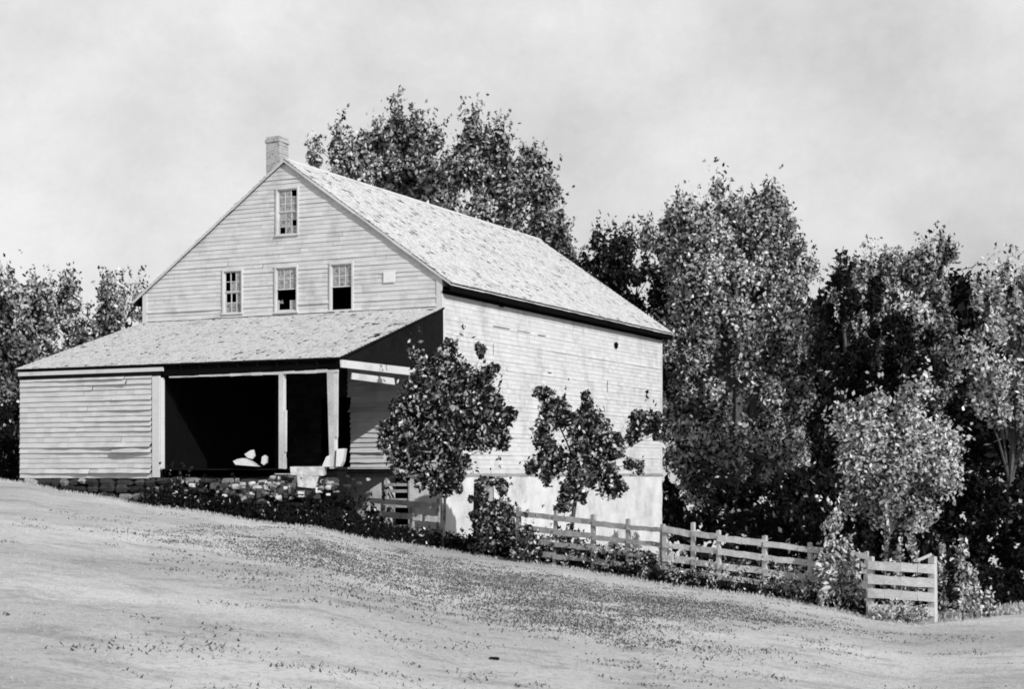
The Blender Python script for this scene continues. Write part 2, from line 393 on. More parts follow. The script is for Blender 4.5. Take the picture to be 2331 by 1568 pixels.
# nailed patch beside the windows, holes and dark marks in the side wall
pm = MB(); pm.box(ux(875,0), ux(901,0), -.062, -.04, zg(888,643), zg(888,618)); pm.build('wall_patch', M['tin'], house)
def vy(px):   # local y on side wall plane for a column
    k = (px-CX)/F; return (k*C0.y-C0.x)/(.4387-k*.8987)
def zs_(px, py): y = vy(px); return (HY-py)/F*(C0.y+.8987*y)
mk = MB()
y = vy(1400); z = zs_(1400,786); mk.poly([(.045, y+.17*math.cos(a)*(1+.15*math.sin(3*a)), z+.12*math.sin(a)) for a in np.linspace(0, 2*math.pi, 14)[:-1]]); mk.build('knot_hole', M['inside'], house)
for px, py, dy, dz in ((1128,688,.05,.14),(1133,697,.30,.03),(1222,762,.55,.014),(1380,880,.02,.4),(1120,795,.015,.35),(1245,848,.25,.02),(1175,752,.9,.014),(1120,742,1.1,.012)):
    y = vy(px); z = zs_(px, py); mk = MB(); mk.box(.036, .044, y, y+dy, z-dz/2, z+dz/2, .004); mk.build('board_gap', M['inside'], house)
# foundation: whitewashed masonry under main block
mb = MB()
def wallgrid(mb, o, u, n, u0, u1, z0, z1, holes=(), step=.3, amp=.03):
    o = Vector(o); u = Vector(u); n = Vector(n); Z = Vector((0,0,1))
    us = sorted(set([u0, u1]+[h[0] for h in holes]+[h[1] for h in holes]+list(np.arange(u0, u1, step)))); zs = sorted(set([z0, z1]+[h[2] for h in holes]+[h[3] for h in holes]+list(np.arange(z0, z1, step))))
    P = lambda a, z: o+u*a+Z*z+n*(amp*math.sin(a*3.1+z*2.3)*math.sin(a*1.7-z*4.1))
    for a, b in zip(us, us[1:]):
        for c, d in zip(zs, zs[1:]):
            if any(h[0] < (a+b)/2 < h[1] and h[2] < (c+d)/2 < h[3] for h in holes): continue
            mb.quad(P(a,c), P(b,c), P(b,d), P(a,d))
side_door = (vy(1076), vy(1122), -3.5, zs_(1095, 1100))
ends = [(0.06,0,0)]
wallgrid(mb, (0,-.02,0), (1,0,0), (0,-1,0), -Wd, 0.02, -3.6, -.03, [door_base])
wallgrid(mb, (0.02,-.02,0), (0,1,0), (1,0,0), 0, L+.03, -4.4, -.03, [side_door], amp=.025)
wallgrid(mb, (0,L,0), (1,0,0), (0,1,0), -Wd, 0.02, -4.4, -.03)
wallgrid(mb, (-Wd,0,0), (0,1,0), (-1,0,0), 0, L, -4.4, -.03)
for (a, b, c, d), ax in ((door_base, 0), (side_door, 1)):     # reveals
    if ax == 0:
        mb.quad((a,-.02,c),(a,.4,c),(a,.4,d),(a,-.02,d)); mb.quad((b,-.02,c),(b,.4,c),(b,.4,d),(b,-.02,d)); mb.quad((a,-.02,d),(b,-.02,d),(b,.4,d),(a,.4,d))
    else:
        mb.quad((.02,a,c),(-.4,a,c),(-.4,a,d),(.02,a,d)); mb.quad((.02,b,c),(-.4,b,c),(-.4,b,d),(.02,b,d)); mb.quad((.02,a,d),(.02,b,d),(-.4,b,d),(-.4,a,d))
mb.build('foundation', M['whitewash'], house)
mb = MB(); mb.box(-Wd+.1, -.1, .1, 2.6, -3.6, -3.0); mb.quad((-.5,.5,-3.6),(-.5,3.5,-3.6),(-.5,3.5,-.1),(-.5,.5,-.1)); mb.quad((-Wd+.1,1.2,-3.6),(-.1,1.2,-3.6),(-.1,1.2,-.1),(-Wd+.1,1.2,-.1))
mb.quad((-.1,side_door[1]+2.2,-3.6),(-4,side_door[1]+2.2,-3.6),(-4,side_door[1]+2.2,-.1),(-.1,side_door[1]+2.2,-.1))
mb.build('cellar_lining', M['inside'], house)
mb = MB(); mb.box(.0, .05, 0.0, L, -.09, .0, .003); mb.box(-3.2, -.0, -.06, 0, -.10, .0, .003); mb.build('sill_beam', M['railgrey'], house)
# slatted cellar door
mb = MB(); a, b = door_base[0], door_base[1]
zz = -.30
for py, th, mt in ((1103.5,.075,0),(1118,.085,0),(1137,.05,0)):
    z = zg(909, py); mb.box(a-.02, b+.04, -.10, -.06, z-th/2, z+th/2, .006)
for py in (1150, 1174, 1200, 1222):
    z = zg(909, py); mb.box(a-.02, b+.05, -.10, -.065, z-.07, z+.07, .008)
mb.box(a-.03, a+.02, -.13, -.10, -2.5, -.12); mb.box(b-.0, b+.05, -.13, -.10, -2.3, -.2)
mb.build('slatted_door', M['rail'], house)
# ---- main roof
def shingles(mb, o, u, s, LU, LS, expo=.16, miss=.012, seed=1, lift=.016, missf=None):
    o = Vector(o); u = Vector(u).normalized(); s = Vector(s).normalized(); n = u.cross(s).normalized()
    if n.z < 0: n = -n
    rnd = random.Random(seed); r = 0; t = -.04
    while t < LS-.02:
        a = -rnd.uniform(0,.1); ow = rnd.uniform(-.006,.012)
        while a < LU:
            w = rnd.uniform(.09,.20); a1 = min(a+w, LU); a0 = max(a, 0)
            ms = missf(a, t) if missf else miss
            if a1-a0 > .02 and rnd.random() > ms:
                l = lift+rnd.uniform(0,.012)+(.03 if rnd.random() < .03 else 0); dt = ow+rnd.uniform(-.012,.012)
                t1 = min(t+expo*1.25, LS)
                B0 = o+u*a0+s*(t+dt)+n*l; B1 = o+u*(a1-.006)+s*(t+dt+rnd.uniform(-.004,.004))+n*(l+rnd.uniform(-.003,.003)); T1 = o+u*(a1-.006)+s*t1+n*.004; T0 = o+u*a0+s*t1+n*.004
                mb.quad(B0, B1, T1, T0); mb.quad(o+u*a0+s*(t+dt), o+u*(a1-.006)+s*(t+dt), B1, B0)
            a = a1
        t += expo
ov = .33; sl = Vector((-1,0,SL)).normalized(); slope_len = math.hypot(Wd/2+ov, (Wd/2+ov)*SL)
FO, BO = .10, .3
mb = MB(); shingles(mb, (ov,-FO,EAVE-ov*SL), (0,1,0), sl, L+FO+BO, slope_len, .16, 0, 3, missf=lambda a, t: .022 if (t > 2.4 and a < 9) else .004)
sr = Vector((1,0,SL)).normalized()
shingles(mb, (-Wd-ov,-FO,EAVE-ov*SL), (0,1,0), sr, L+FO+BO, slope_len, .16, .01, 4)
roof = mb.build('roof', M['shingle'], house)
mb = MB()
for sgn, xb in ((1, 0), (-1, -Wd)):
    e = xb+sgn*ov; ze = EAVE-ov*SL-.006; xm = -Wd/2; zm = APEX-.006; t = .05
    mb.hexa([(e,-FO,ze-t),(e,L+BO,ze-t),(xm,L+BO,zm-t),(xm,-FO,zm-t),(e,-FO,ze),(e,L+BO,ze),(xm,L+BO,zm),(xm,-FO,zm)])
mb.build('roof_deck', M['darkwood'], roof)
mb = MB()   # ridge boards
mb.board((-Wd/2+.05,-FO,APEX+.0),(-Wd/2+.05,L+BO,APEX+.0),.14,.03,(1,0,-SL)); mb.board((-Wd/2-.05,-FO,APEX+.0),(-Wd/2-.05,L+BO,APEX+.0),.14,.03,(1,0,SL))
mb.build('ridge_board', M['shingle'], roof)
mb = MB()   # rake boards on the front gable (thin, pale above, dark shadow below)
for sgn in (1, -1):
    xe = (ov if sgn > 0 else -Wd-ov); N_ = 9
    for q in range(N_):
        a = q/N_; b = (q+1)/N_; A = Vector((xe+(-Wd/2-xe)*a, -FO-.015, EAVE-ov*SL+(APEX-EAVE+ov*SL)*a-.045)); B = Vector((xe+(-Wd/2-xe)*b, -FO-.015, EAVE-ov*SL+(APEX-EAVE+ov*SL)*b-.045))
        mb.board(A, B, .06, .025, (0,0,1), .006)
mb.build('rake_board', M['siding_worn'], roof)
mb = MB()   # eave: fascia strip, soffit and frieze, all near-black with a pale worn edge
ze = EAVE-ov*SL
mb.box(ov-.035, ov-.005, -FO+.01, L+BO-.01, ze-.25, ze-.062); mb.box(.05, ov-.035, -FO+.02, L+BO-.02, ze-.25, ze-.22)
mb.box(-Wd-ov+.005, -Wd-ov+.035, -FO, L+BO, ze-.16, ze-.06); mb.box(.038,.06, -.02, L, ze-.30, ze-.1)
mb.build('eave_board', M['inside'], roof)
mb = MB()
for q in range(26):
    a = -FO+q*(L+FO+BO)/26
    mb.box(ov-.004, ov+.012, a, a+(L+FO+BO)/26+.01, ze-.078-random.uniform(0,.014), ze-.058, .004)
mb.build('eave_edge', M['siding_worn'], roof)
# chimney
mb = MB(); cx = ux(628, .5); cz = EAVE+ (Wd/2 - abs(cx+Wd/2))*SL
mb.box(cx-.25, cx+.22, .35, .85, cz-.8, 10.02, .012); mb.box(cx-.28, cx+.25, .32, .88, 9.86, 9.93, .01)
mb.build('chimney', M['brick'], roof)
# ---- porch
PD = 5.30; PZ0, PZ1 = 2.93, 4.64; PS = (PZ1-PZ0)/PD
s = Vector((0,1,PS)).normalized()
mb = MB(); shingles(mb, (-Wd-.08,-PD-.08,PZ0-.03), (1,0,0), s, Wd+.20, math.hypot(PD+.08, (PD+.08)*PS)-.03, .16, .01, 9, missf=lambda a, t: .022 if (a > 6 and t > 1.8) else .003)
proof = mb.build('porch_roof', M['shingle'], house)
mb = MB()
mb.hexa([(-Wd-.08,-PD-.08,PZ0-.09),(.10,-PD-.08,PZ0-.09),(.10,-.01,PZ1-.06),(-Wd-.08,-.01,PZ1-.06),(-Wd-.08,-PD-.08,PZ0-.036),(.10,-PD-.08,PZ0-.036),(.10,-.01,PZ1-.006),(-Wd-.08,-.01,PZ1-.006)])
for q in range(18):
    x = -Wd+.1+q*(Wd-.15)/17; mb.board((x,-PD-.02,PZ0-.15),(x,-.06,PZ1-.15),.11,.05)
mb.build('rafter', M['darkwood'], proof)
mb = MB(); mb.hexa([(.02,-PD+.05,PZ0-.16),(.06,-PD+.05,PZ0-.16),(.06,0,PZ0-.16),(.02,0,PZ0-.16),(.02,-PD+.05,PZ0-.10),(.06,-PD+.05,PZ0-.10),(.06,-.02,PZ1-.08),(.02,-.02,PZ1-.08)])
mb.build('porch_gable_board', M['darkwood'], house)
RX = -5.55    # right end of the boarded-in part
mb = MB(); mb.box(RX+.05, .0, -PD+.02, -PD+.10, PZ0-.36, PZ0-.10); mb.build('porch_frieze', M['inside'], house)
mb = MB()
for q in range(16):
    a = RX+.3+q*(-RX-.35)/16; b = a+(-RX-.35)/16+.02; h = random.uniform(.015,.03)+.04*q/16
    mb.box(a, b, -PD-.02, -PD+.01, PZ0-.405-random.uniform(0,.012), PZ0-.40+h, .01)
mb.build('porch_beam', M['siding_worn'], house)
mb = MB(); mb.box(-Wd-.03, RX+.12, -PD-.055, -PD-.02, PZ0-.23, PZ0-.13, .004); mb.build('fascia_board', M['siding'], house)
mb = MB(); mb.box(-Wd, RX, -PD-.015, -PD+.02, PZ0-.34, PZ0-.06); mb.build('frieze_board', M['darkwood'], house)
# boarded-in end room
mb = MB(); wf = lambda u, z: .35+1.3*max(0, (u+Wd)/4.85)
siding(mb, (0,-PD,0), (1,0,0), (0,-1,0), -.13, PZ0-.33, lambda z: (-Wd, RX-.26), [], .140, 2.2, .022, warpf=wf)
siding(mb, (-Wd,0,0), (0,-1,0), (-1,0,0), -.13, PZ0-.2, lambda z: (0, PD), [], .140, 1.0, .02)
mb.build('porch_room_wall', M['siding_worn'], house)
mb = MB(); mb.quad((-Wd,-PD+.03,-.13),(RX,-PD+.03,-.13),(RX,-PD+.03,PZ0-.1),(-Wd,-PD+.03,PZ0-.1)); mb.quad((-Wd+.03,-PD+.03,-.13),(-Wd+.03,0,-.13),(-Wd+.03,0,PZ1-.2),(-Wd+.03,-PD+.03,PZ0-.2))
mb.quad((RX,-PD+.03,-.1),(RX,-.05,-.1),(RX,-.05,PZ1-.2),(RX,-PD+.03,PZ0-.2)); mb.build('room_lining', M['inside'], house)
mb = MB(); mb.box(RX-.24, RX, -PD-.05, -PD-.0, -.10, PZ0-.36, .01); mb.box(RX, RX+.04, -PD-.04, -PD+.12, .1, PZ0-.40, .006); mb.build('corner_board', M['siding'], house)
# deck
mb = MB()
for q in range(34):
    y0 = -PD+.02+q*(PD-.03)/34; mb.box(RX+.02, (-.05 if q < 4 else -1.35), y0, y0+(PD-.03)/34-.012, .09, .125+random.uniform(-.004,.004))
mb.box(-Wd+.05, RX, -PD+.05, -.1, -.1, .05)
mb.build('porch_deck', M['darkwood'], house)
# posts
mb = MB(); mb.box(-1.80, -1.66, -PD-.02, -PD+.12, .12, PZ0-.36, .008); mb.box(-1.655, -1.60, -PD+.0, -PD+.06, .55, 1.60, .006); mb.box(-1.655,-1.61,-PD+.02,-PD+.06,.12,.40,.01); mb.build('porch_post', M['trim'], house)
mb = MB(); mb.hexa([(-.28,-PD-.02,.12),(-.14,-PD-.02,.12),(-.14,-PD+.14,.12),(-.28,-PD+.14,.12),(-.36,-PD-.02,PZ0-.38),(-.14,-PD-.02,PZ0-.38),(-.14,-PD+.14,PZ0-.38),(-.36,-PD+.14,PZ0-.38)])
mb.box(-.135, -.07, -PD+.0, -PD+.05, .9, PZ0-.40, .01); mb.build('porch_post', M['trim'], house)
# side beams from corner post to house wall
mb = MB(); mb.board((.06,-PD-.02,PZ0-.20),(.09,-.2,PZ0-.20),.20,.06,(0,0,1),.008); mb.build('side_beam', M['siding'], house)
mb = MB(); mb.board((-.02,-PD+.6,PZ0-.47),(-.02,-2.6,PZ0-.50),.16,.04,(0,0,1),.015); mb.build('side_beam', M['trim'], house)
# rubble foundation of the porch
def pebble(mb, c, r, rnd):
    n1, n2 = 6, 4; i0 = len(mb.v); c = Vector(c)
    mb.v.append(tuple(c+Vector((0,0,-r[2]))))
    for j in range(1, n2):
        ph = math.pi*j/n2-math.pi/2
        for k in range(n1):
            th = 2*math.pi*k/n1; q = rnd.uniform(.82, 1.15); sq = lambda t: math.copysign(abs(t)**.6, t)
            mb.v.append(tuple(c+Vector((sq(math.cos(ph)*math.cos(th))*r[0]*q, sq(math.cos(ph)*math.sin(th))*r[1]*q, sq(math.sin(ph))*r[2]*q))))
    mb.v.append(tuple(c+Vector((0,0,r[2])))); top = len(mb.v)-1
    for k in range(n1):
        mb.f.append((i0, i0+1+(k+1) % n1, i0+1+k)); mb.f.append((top, i0+1+(n2-2)*n1+k, i0+1+(n2-2)*n1+(k+1) % n1))
        for j in range(n2-2): a = i0+1+j*n1; mb.f.append((a+k, a+(k+1) % n1, a+n1+(k+1) % n1, a+n1+k))
rnd = random.Random(5); mb = MB(); z = -.22
while z > -2.1:
    x = -Wd+.1
    while x < -1.3:
        w = rnd.uniform(.12,.34); pebble(mb, (x+w, -PD+.12+rnd.uniform(-.04,.04), z+rnd.uniform(-.03,.03)), (w, .2, rnd.uniform(.08,.13)), rnd); x += 2*w*.97
    z -= .19
mb.build('stone_foundation', M['stone'], house)
mb = MB(); mb.box(-Wd+.05, -1.2, -PD+.2, -PD+.6, -2.3, -.12); mb.box(-.6,-.1,-PD+.05,-PD+.5,-2.3,.08); mb.build('foundation_core', M['darkwood'], house)
house_m = Matrix.Translation((C0.x, C0.y, 0)) @ Matrix.Rotation(RZ, 4, 'Z')
def HW(x, y, z): return house_m @ Vector((x, y, z))
# pale rubble heap in front of the porch + slab step
def lone(name, mb, m, base, label, cat, group=None):
    base = Vector(base); mb.v = [tuple(Vector(v)-base) for v in mb.v]; o = mb.build(name, m); o.location = base; return tag(o, label, cat, group)
mb = MB(); rnd = random.Random(8)
for _ in range(260):
    px = rnd.gauss(640, 70); dz = rnd.betavariate(1.5, 2)
    top = 1084 if px > 600 else 1098; py = top+dz*(60-abs(px-640)*.13); p = at(px, py, 39.2+dz*-.25+.3-(px-620)*.0045)
    w = rnd.uniform(.03,.11)*(1.5 if rnd.random()<.15 else 1); pebble(mb, p, (w, w, w*rnd.uniform(.4,.7)), rnd)
p = at(620,1200,39); lone('rubble_heap', mb, M['rubble'], (p.x, p.y, gz(p.x, p.y)), 'heap of pale broken fieldstones spilling below the porch edge', 'rubble')
mb = MB(); p = at(700, 1071, 38.9); mb.hexa([p+Vector(q) for q in ((-.40,-.1,-.11),(.42,-.2,-.13),(.42,.35,-.1),(-.4,.35,-.1),(-.42,-.1,.09),(.40,-.2,.10),(.42,.35,.10),(-.4,.35,.10))])
mb.hexa([p+Vector(q) for q in ((-.22,-.16,-.40),(.20,-.22,-.44),(.25,.3,-.4),(-.2,.3,-.4),(-.25,-.12,-.115),(.3,-.2,-.135),(.3,.3,-.12),(-.25,.3,-.12))])
lone('stone_step', mb, M['palestone'], p+Vector((0,0,-.44)), 'pale squared stone step at the porch edge between the two posts', 'step')
# things on the deck
def prism(pts, Y, t, name, m, label, cat, group=None):
    mb = MB(); f = [at(x, y, Y) for x, y in pts]; b = [q+Vector((.1*t,t,0)) for q in f]; mb.poly(f); mb.poly(b[::-1])
    for i in range(len(f)): j = (i+1) % len(f); mb.quad(f[i], b[i], b[j], f[j])
    zmin = min(q.z for q in f); c = sum(f, Vector())/len(f); return lone(name, mb, m, (c.x, c.y, zmin), label, cat, group)
g = 'pale scraps lying on the porch'
prism([(530,1050),(540,1045),(552,1043),(568,1050),(580,1058),(588,1062),(560,1060),(536,1058)], 40.2, .35, 'broken_board', M['trim'], 'pale wedge-shaped broken board lying flat on the dark porch', 'board', g)
prism([(556,1034),(570,1025),(577,1024),(580,1038),(574,1045),(563,1042)], 40.6, .08, 'broken_board', M['trim'], 'small pale board scrap propped up behind the wedge-shaped board', 'board', g)
prism([(596,1040),(602,1036),(607,1040),(606,1054),(600,1059),(594,1054)], 40.3, .14, 'sack', M['trim'], 'small upright pale bundle on the porch left of the split post', 'bundle', g)
prism([(846-112,1058),(742,1040),(750,1036),(752,1062),(733,1063)], 38.85, .30, 'crate', M['trim'], 'pale crate end on the porch just left of the corner post', 'crate')
prism([(766,1022),(784,1021),(780,1050),(774,1062),(764,1062)], 39.2, .30, 'box', M['siding'], 'white box standing on the porch right of the corner post', 'box')
# ------------------------------------------------------------ fences
def fence_post(mb, p, top, w=.11, lean=0):
    b = Vector((p.x, p.y, gz(p.x, p.y)-.3)); t = Vector((p.x+lean, p.y, top)); r = Vector((.75,-.6,0)); q = Vector((.6,.75,0)); 
    mb.hexa([b-r*w/2-q*w/2, b+r*w/2-q*w/2, b+r*w/2+q*w/2, b-r*w/2+q*w/2, t-r*w*.42-q*w*.42, t+r*w*.42-q*w*.42+Vector((0,0,.02)), t+r*w*.42+q*w*.42, t-r*w*.42+q*w*.42])
def fence(name, label, stations, line, m_post, m_rail, w=.11, rw=.13):
    # stations: (px, Y, py_top of the post); line: (px0, y0, slope, [rail offsets])
    p0 = at(stations[0][0], 1078, stations[0][1]); root = empty(name, (p0.x, p0.y, gz(p0.x, p0.y)), label, 'fence')
    for px, Yp, pt in stations:
        mb = MB(); q = at(px, pt, Yp); fence_post(mb, q, q.z, w*random.uniform(.75,1.2), random.uniform(-.04,.04))
        mb.v = [tuple(Vector(v)-root.location) for v in mb.v]; mb.build('post', m_post, root)
    px0, y0, sl_, offs = line; yl = lambda px: y0+(px-px0)*sl_
    for (a, b) in zip(stations, stations[1:]):
        for r in offs:
            mb = MB(); A = at(a[0]-4, yl(a[0])+r+random.uniform(-2,2), a[1]-.07)-root.location; B = at(b[0]+3, yl(b[0])+r+random.uniform(-2,2), b[1]-.07)-root.location
            K = 6; off = [random.uniform(-.008,.008) for _ in range(K+1)]; ww = rw*random.uniform(.8,1.1)
            for k in range(K):
                P = A.lerp(B, k/K)+Vector((0,0,off[k])); Q = A.lerp(B, (k+1)/K+.002)+Vector((0,0,off[k+1])); mb.board(P, Q, ww, .03, (0,0,1), .006)
            mb.build('rail', m_rail, root)
    return root
random.seed(21)
fence('board_fence', 'short grey board fence in front of the slatted cellar door by the house corner', [(846,41.6,1140),(938,42.0,1142),(996,42.3,1136)], (940,1147,.10,[0,31,62]), M['railgrey'], M['railgrey'], .10, .15)  # shade on these rails is put into their darker grey wood
fence('board_fence', 'grey board fence running past the whitewashed cellar wall with small trees', [(1180,39.6,1155),(1262,39.0,1163),(1352,38.3,1172),(1430,37.7,1182),(1505,37.1,1194)], (1289,1182,.122,[0,32,60,87]), M['railgrey'], M['railgrey'], .10, .13)
fence('board_fence', 'pale four-rail board fence between the house corner and the leafy bush at the gate', [(1512,36.9,1200),(1578,36.5,1190),(1637,36.0,1208),(1741,35.5,1220),(1845,35.0,1236),(1968,34.4,1256)], (1519,1207,.138,[0,33,65,92]), M['rail'], M['rail'], .11, .15)
# gate
pg = at(1980,1400,33.7); gate = empty('gate', (pg.x, pg.y, gz(pg.x, pg.y)), 'pale wooden gate of four wide boards hung between two posts right of the leafy bush', 'gate')
for px, py, Yp in ((1981,1268,33.7),(2122,1268,33.3)):
    mb = MB(); q = at(px, py, Yp); fence_post(mb, q, q.z, .15 if px < 2000 else .17); mb.v = [tuple(Vector(v)-gate.location) for v in mb.v]; mb.build('post', M['rail'], gate)
for k, (ya, yb) in enumerate(((1287,1296),(1318,1328),(1350,1360),(1385,1393))):
    mb = MB(); A = at(1975, ya, 33.58)-gate.location; B = at(2126, yb, 33.18)-gate.location; K = 4
    for j in range(K): mb.board(A.lerp(B, j/K), A.lerp(B, (j+1)/K), .19, .03, (0,0,1), .010)
    mb.build('board', M['rail'], gate)
mb = MB(); mb.board(at(2088,1276,33.2)-gate.location, at(2120,1262,33.2)-gate.location, .06, .04); mb.build('brace', M['rail'], gate)
# ------------------------------------------------------------ foliage
def leaves(centers, spread, n, size, aspect=.6, up=0.0, droop=0.0):
    C = np.asarray(centers); S = np.asarray(spread); k = RS.randint(0, len(C), n)
    P = C[k]+RS.normal(0, 1, (n,3))*S[k]
    d = RS.normal(0, 1, (n,3)); d[:,2] += up; d /= np.linalg.norm(d, axis=1)[:,None]
    e = RS.normal(0, 1, (n,3)); e -= d*(e*d).sum(1)[:,None]; e /= np.linalg.norm(e, axis=1)[:,None]
    sz = size*RS.uniform(.6, 1.35, n)[:,None]; a = d*sz*.5; b = e*sz*aspect*.5
    return np.stack([P-a, P+b*RS.uniform(.7,1.1,n)[:,None]-a*.15, P+a, P-b-a*.1], 1)
def crown(blobs, Yd, thick, per, leafn, size, shell=.35, up=.3, tw=0, aspect=.6, tight=1.0):
    cs, sp, allc = [], [], []
    for bl in blobs:
        px, py, rx, rz = bl[:4]; Yb = Yd+(bl[4] if len(bl) > 4 else 0)
        c = at(px, py, Yb); ax = rx/F*Yb; az = rz/F*Yb; ay = (ax+az)/2*thick; allc.append((c, ax, az))
        k = max(6, int(per*ax*az)); d = RS.normal(0,1,(k,3)); d /= np.linalg.norm(d,axis=1)[:,None]
        r = (shell+(1-shell)*RS.uniform(0,1,k)**.6)*RS.uniform(.85,1.12,k)
        cs.append(np.array(c)+d*r[:,None]*np.array([ax,ay,az])); s0 = min(ax,az)*.13*tight; sp.append(RS.uniform(.5,1.5,(k,1))*s0*np.array([1,1,1.25]))
    cs = np.concatenate(cs); sp = np.concatenate(sp)
    q = leaves(cs, sp, leafn, size, aspect, up)
    if tw:   # upright leafy twigs that make the ragged outline
        k = RS.randint(0, len(cs), tw); T = cs[k]; ln = RS.uniform(.5,1.6,tw)*size*4.5; dirn = RS.normal(0,.28,(tw,3)); dirn[:,2] = 1
        t = RS.uniform(0,1,(tw,9,1)); P = (T[:,None,:]+dirn[:,None,:]*ln[:,None,None]*t).reshape(-1,3)
        q = np.concatenate([q, leaves(P, np.full((len(P),3), size*.22), len(P), size*.85, aspect, 1.2)])
    return q, allc
def tree(name, label, cat, base, blobs, Yd, m, n, size, group=None, per=1.6, tw=0, trunk_r=.3, thick=.9, shell=.35, aspect=.6, tight=1.0, base_z=None, up=.3):
    if Yd > 48: per *= 1.25; n = int(n*2.1); size *= .82; tight *= .95; tw = int(tw*1.8)
    bx = at(base, 1078, Yd); z = gz(bx.x, bx.y) if base_z is None else base_z
    root = empty(name, (bx.x, bx.y, z), label, cat, group); L0 = Vector(root.location)
    q, cc = crown(blobs, Yd, thick, per, n, size, shell, up, tw, aspect, tight)
    quads_obj('crown', q-np.array(L0), m, root)
    mb = MB(); top = max(cc, key=lambda c: c[0].z); mean = sum((c[0] for c in cc), Vector())/len(cc)
    fork = Vector((bx.x*.6+mean.x*.4, bx.y, z+(mean.z-z)*.55))
    mb.tube([Vector((0,0,-.3)), (fork-L0)*.4+Vector((.1*trunk_r*3,0,0)), fork-L0, (fork.lerp(top[0], .6))-L0, top[0]-L0], [trunk_r*1.3, trunk_r, trunk_r*.8, trunk_r*.45, trunk_r*.15])
    for c, ax, az in cc:
        st = fork.lerp(top[0], random.uniform(-.0,.4)); md = st.lerp(c, .5)+Vector((0,0,random.uniform(-.05,.08)*(c-st).length))
        mb.tube([st-L0, md-L0, c-L0], [trunk_r*.4, trunk_r*.25, trunk_r*.08], 5)
        for _ in range(3):
            e = c+Vector((random.uniform(-1,1)*ax, random.uniform(-.6,.6)*ax, random.uniform(-.3,.5)*az)); mb.tube([md.lerp(c,.6)-L0, e-L0], [trunk_r*.12, trunk_r*.03], 4)
    mb.build('trunk', M['bark'], root)
    return root
g = 'tall trees behind the farmhouse'
tree('tree','tall tree with ragged thin top just right of the chimney behind the roof','tree',880,
 [(760,345,60,40),(820,335,75,50),(900,345,85,60),(925,308,50,36),(850,385,90,60),(960,395,80,80),(985,340,50,60),(900,440,90,60),(990,470,70,60),(840,440,80,50),(1000,420,60,60)],76,M['leaf_far'],22000,.30,g,tw=420,per=2.2,shell=.2)
tree('tree','tall rounded tree rising above the middle of the farmhouse roof','tree',1150,
 [(1080,332,56,45),(1130,355,65,55),(1170,390,80,70),(1080,410,80,80),(1190,450,75,75),(1130,480,80,70),(1255,500,50,60),(1265,570,55,70),(1200,540,60,60),(1300,620,45,50),(1060,480,80,60),(1120,520,80,60),(1200,600,70,50)],72,M['leaf_far'],30000,.29,g,tw=420,per=2.4,shell=.2)
tree('tree','lower dark tree in the gap between the roof and the broad tree','tree',1420,
 [(1370,600,45,50),(1420,580,55,50),(1390,660,60,60),(1450,650,60,80),(1500,720,70,90),(1560,800,70,90)],70,M['leaf_dark'],16000,.27,g,tw=200,per=3,shell=.2)
tree('tree','broad dense tree standing directly beside the right end of the farmhouse','tree',1680,
 [(1600,480,80,50),(1680,470,90,55),(1740,490,80,55),(1650,560,150,110),(1690,700,150,130),(1560,500,70,55),(1640,500,80,60),(1720,505,80,60),(1505,545,55,55),(1570,610,90,100),(1690,600,110,100),(1780,560,60,60),(1800,640,60,90),(1600,760,100,110),(1730,760,120,120),(1800,780,60,90),(1600,920,95,120),(1730,930,115,120),(1570,1060,80,100),(1660,1080,100,100),(1780,1060,70,90)],64,M['leaf_mid'],92000,.235,g,tw=600,per=3.2,trunk_r=.4,shell=.3)
tree('tree','dark-sided tree with upright top between the broad tree and the pale tree','tree',2030,
 [(1925,660,50,55),(2010,640,50,60),(2070,630,65,70),(2130,620,60,60),(1960,760,80,100),(2070,740,90,100),(2150,740,70,90),(2000,880,100,100),(2120,880,90,90)],62,M['leaf_mid'],30000,.24,g,tw=500,per=3,trunk_r=.35,shell=.25)
tree('tree','near-black crown added for the shaded left side of the dark-sided tree','tree',1940,
 [(1915,690,45,60),(1930,780,70,90),(2010,720,50,80),(2000,860,90,100),(2080,820,70,90),(1920,930,70,120),(1990,1010,80,100),(1900,1080,80,90),(2120,940,70,90)],57,M['leaf_black'],30000,.24,g,tw=60,per=4,trunk_r=.25,shell=.2)  # shade on the neighbouring tree's left side, put into near-black leaves
tree('tree','pale sunlit tree at the right edge of the yard','tree',2290,
 [(2260,690,70,60),(2330,650,60,60),(2240,780,65,70),(2320,760,70,80),(2270,870,70,70),(2340,880,70,90),(2250,940,55,50),(2330,980,60,60),(2400,760,70,120)],52,M['leaf_pale'],30000,.21,g,tw=380,per=3.5,trunk_r=.12,shell=.25)
g2 = 'trees beyond the left end of the farmhouse'
tree('tree','loose rounded tree at the left edge of the photo','tree',40,
 [(25,700,70,65),(-60,720,80,90),(90,720,60,60),(20,800,90,70),(30,890,70,70),(-70,850,70,100)],60,M['leaf_mid'],24000,.24,g2,tw=260,per=3,shell=.25)
tree('tree','thin-topped tree behind the left slope of the porch roof','tree',200,
 [(130,690,60,50),(200,700,70,55),(270,700,50,45),(160,760,80,55),(240,760,80,50),(90,780,60,50),(110,840,90,60),(310,690,30,45)],66,M['leaf_mid'],24000,.25,g2,tw=300,per=3,shell=.25)
tree('bush','dark bush against the left corner of the porch room','bush',20,
 [(10,990,70,60),(-50,1010,80,90),(20,1050,60,50),(40,960,40,50)],50,M['leaf_black'],14000,.17,None,per=6,trunk_r=.1,tw=60)
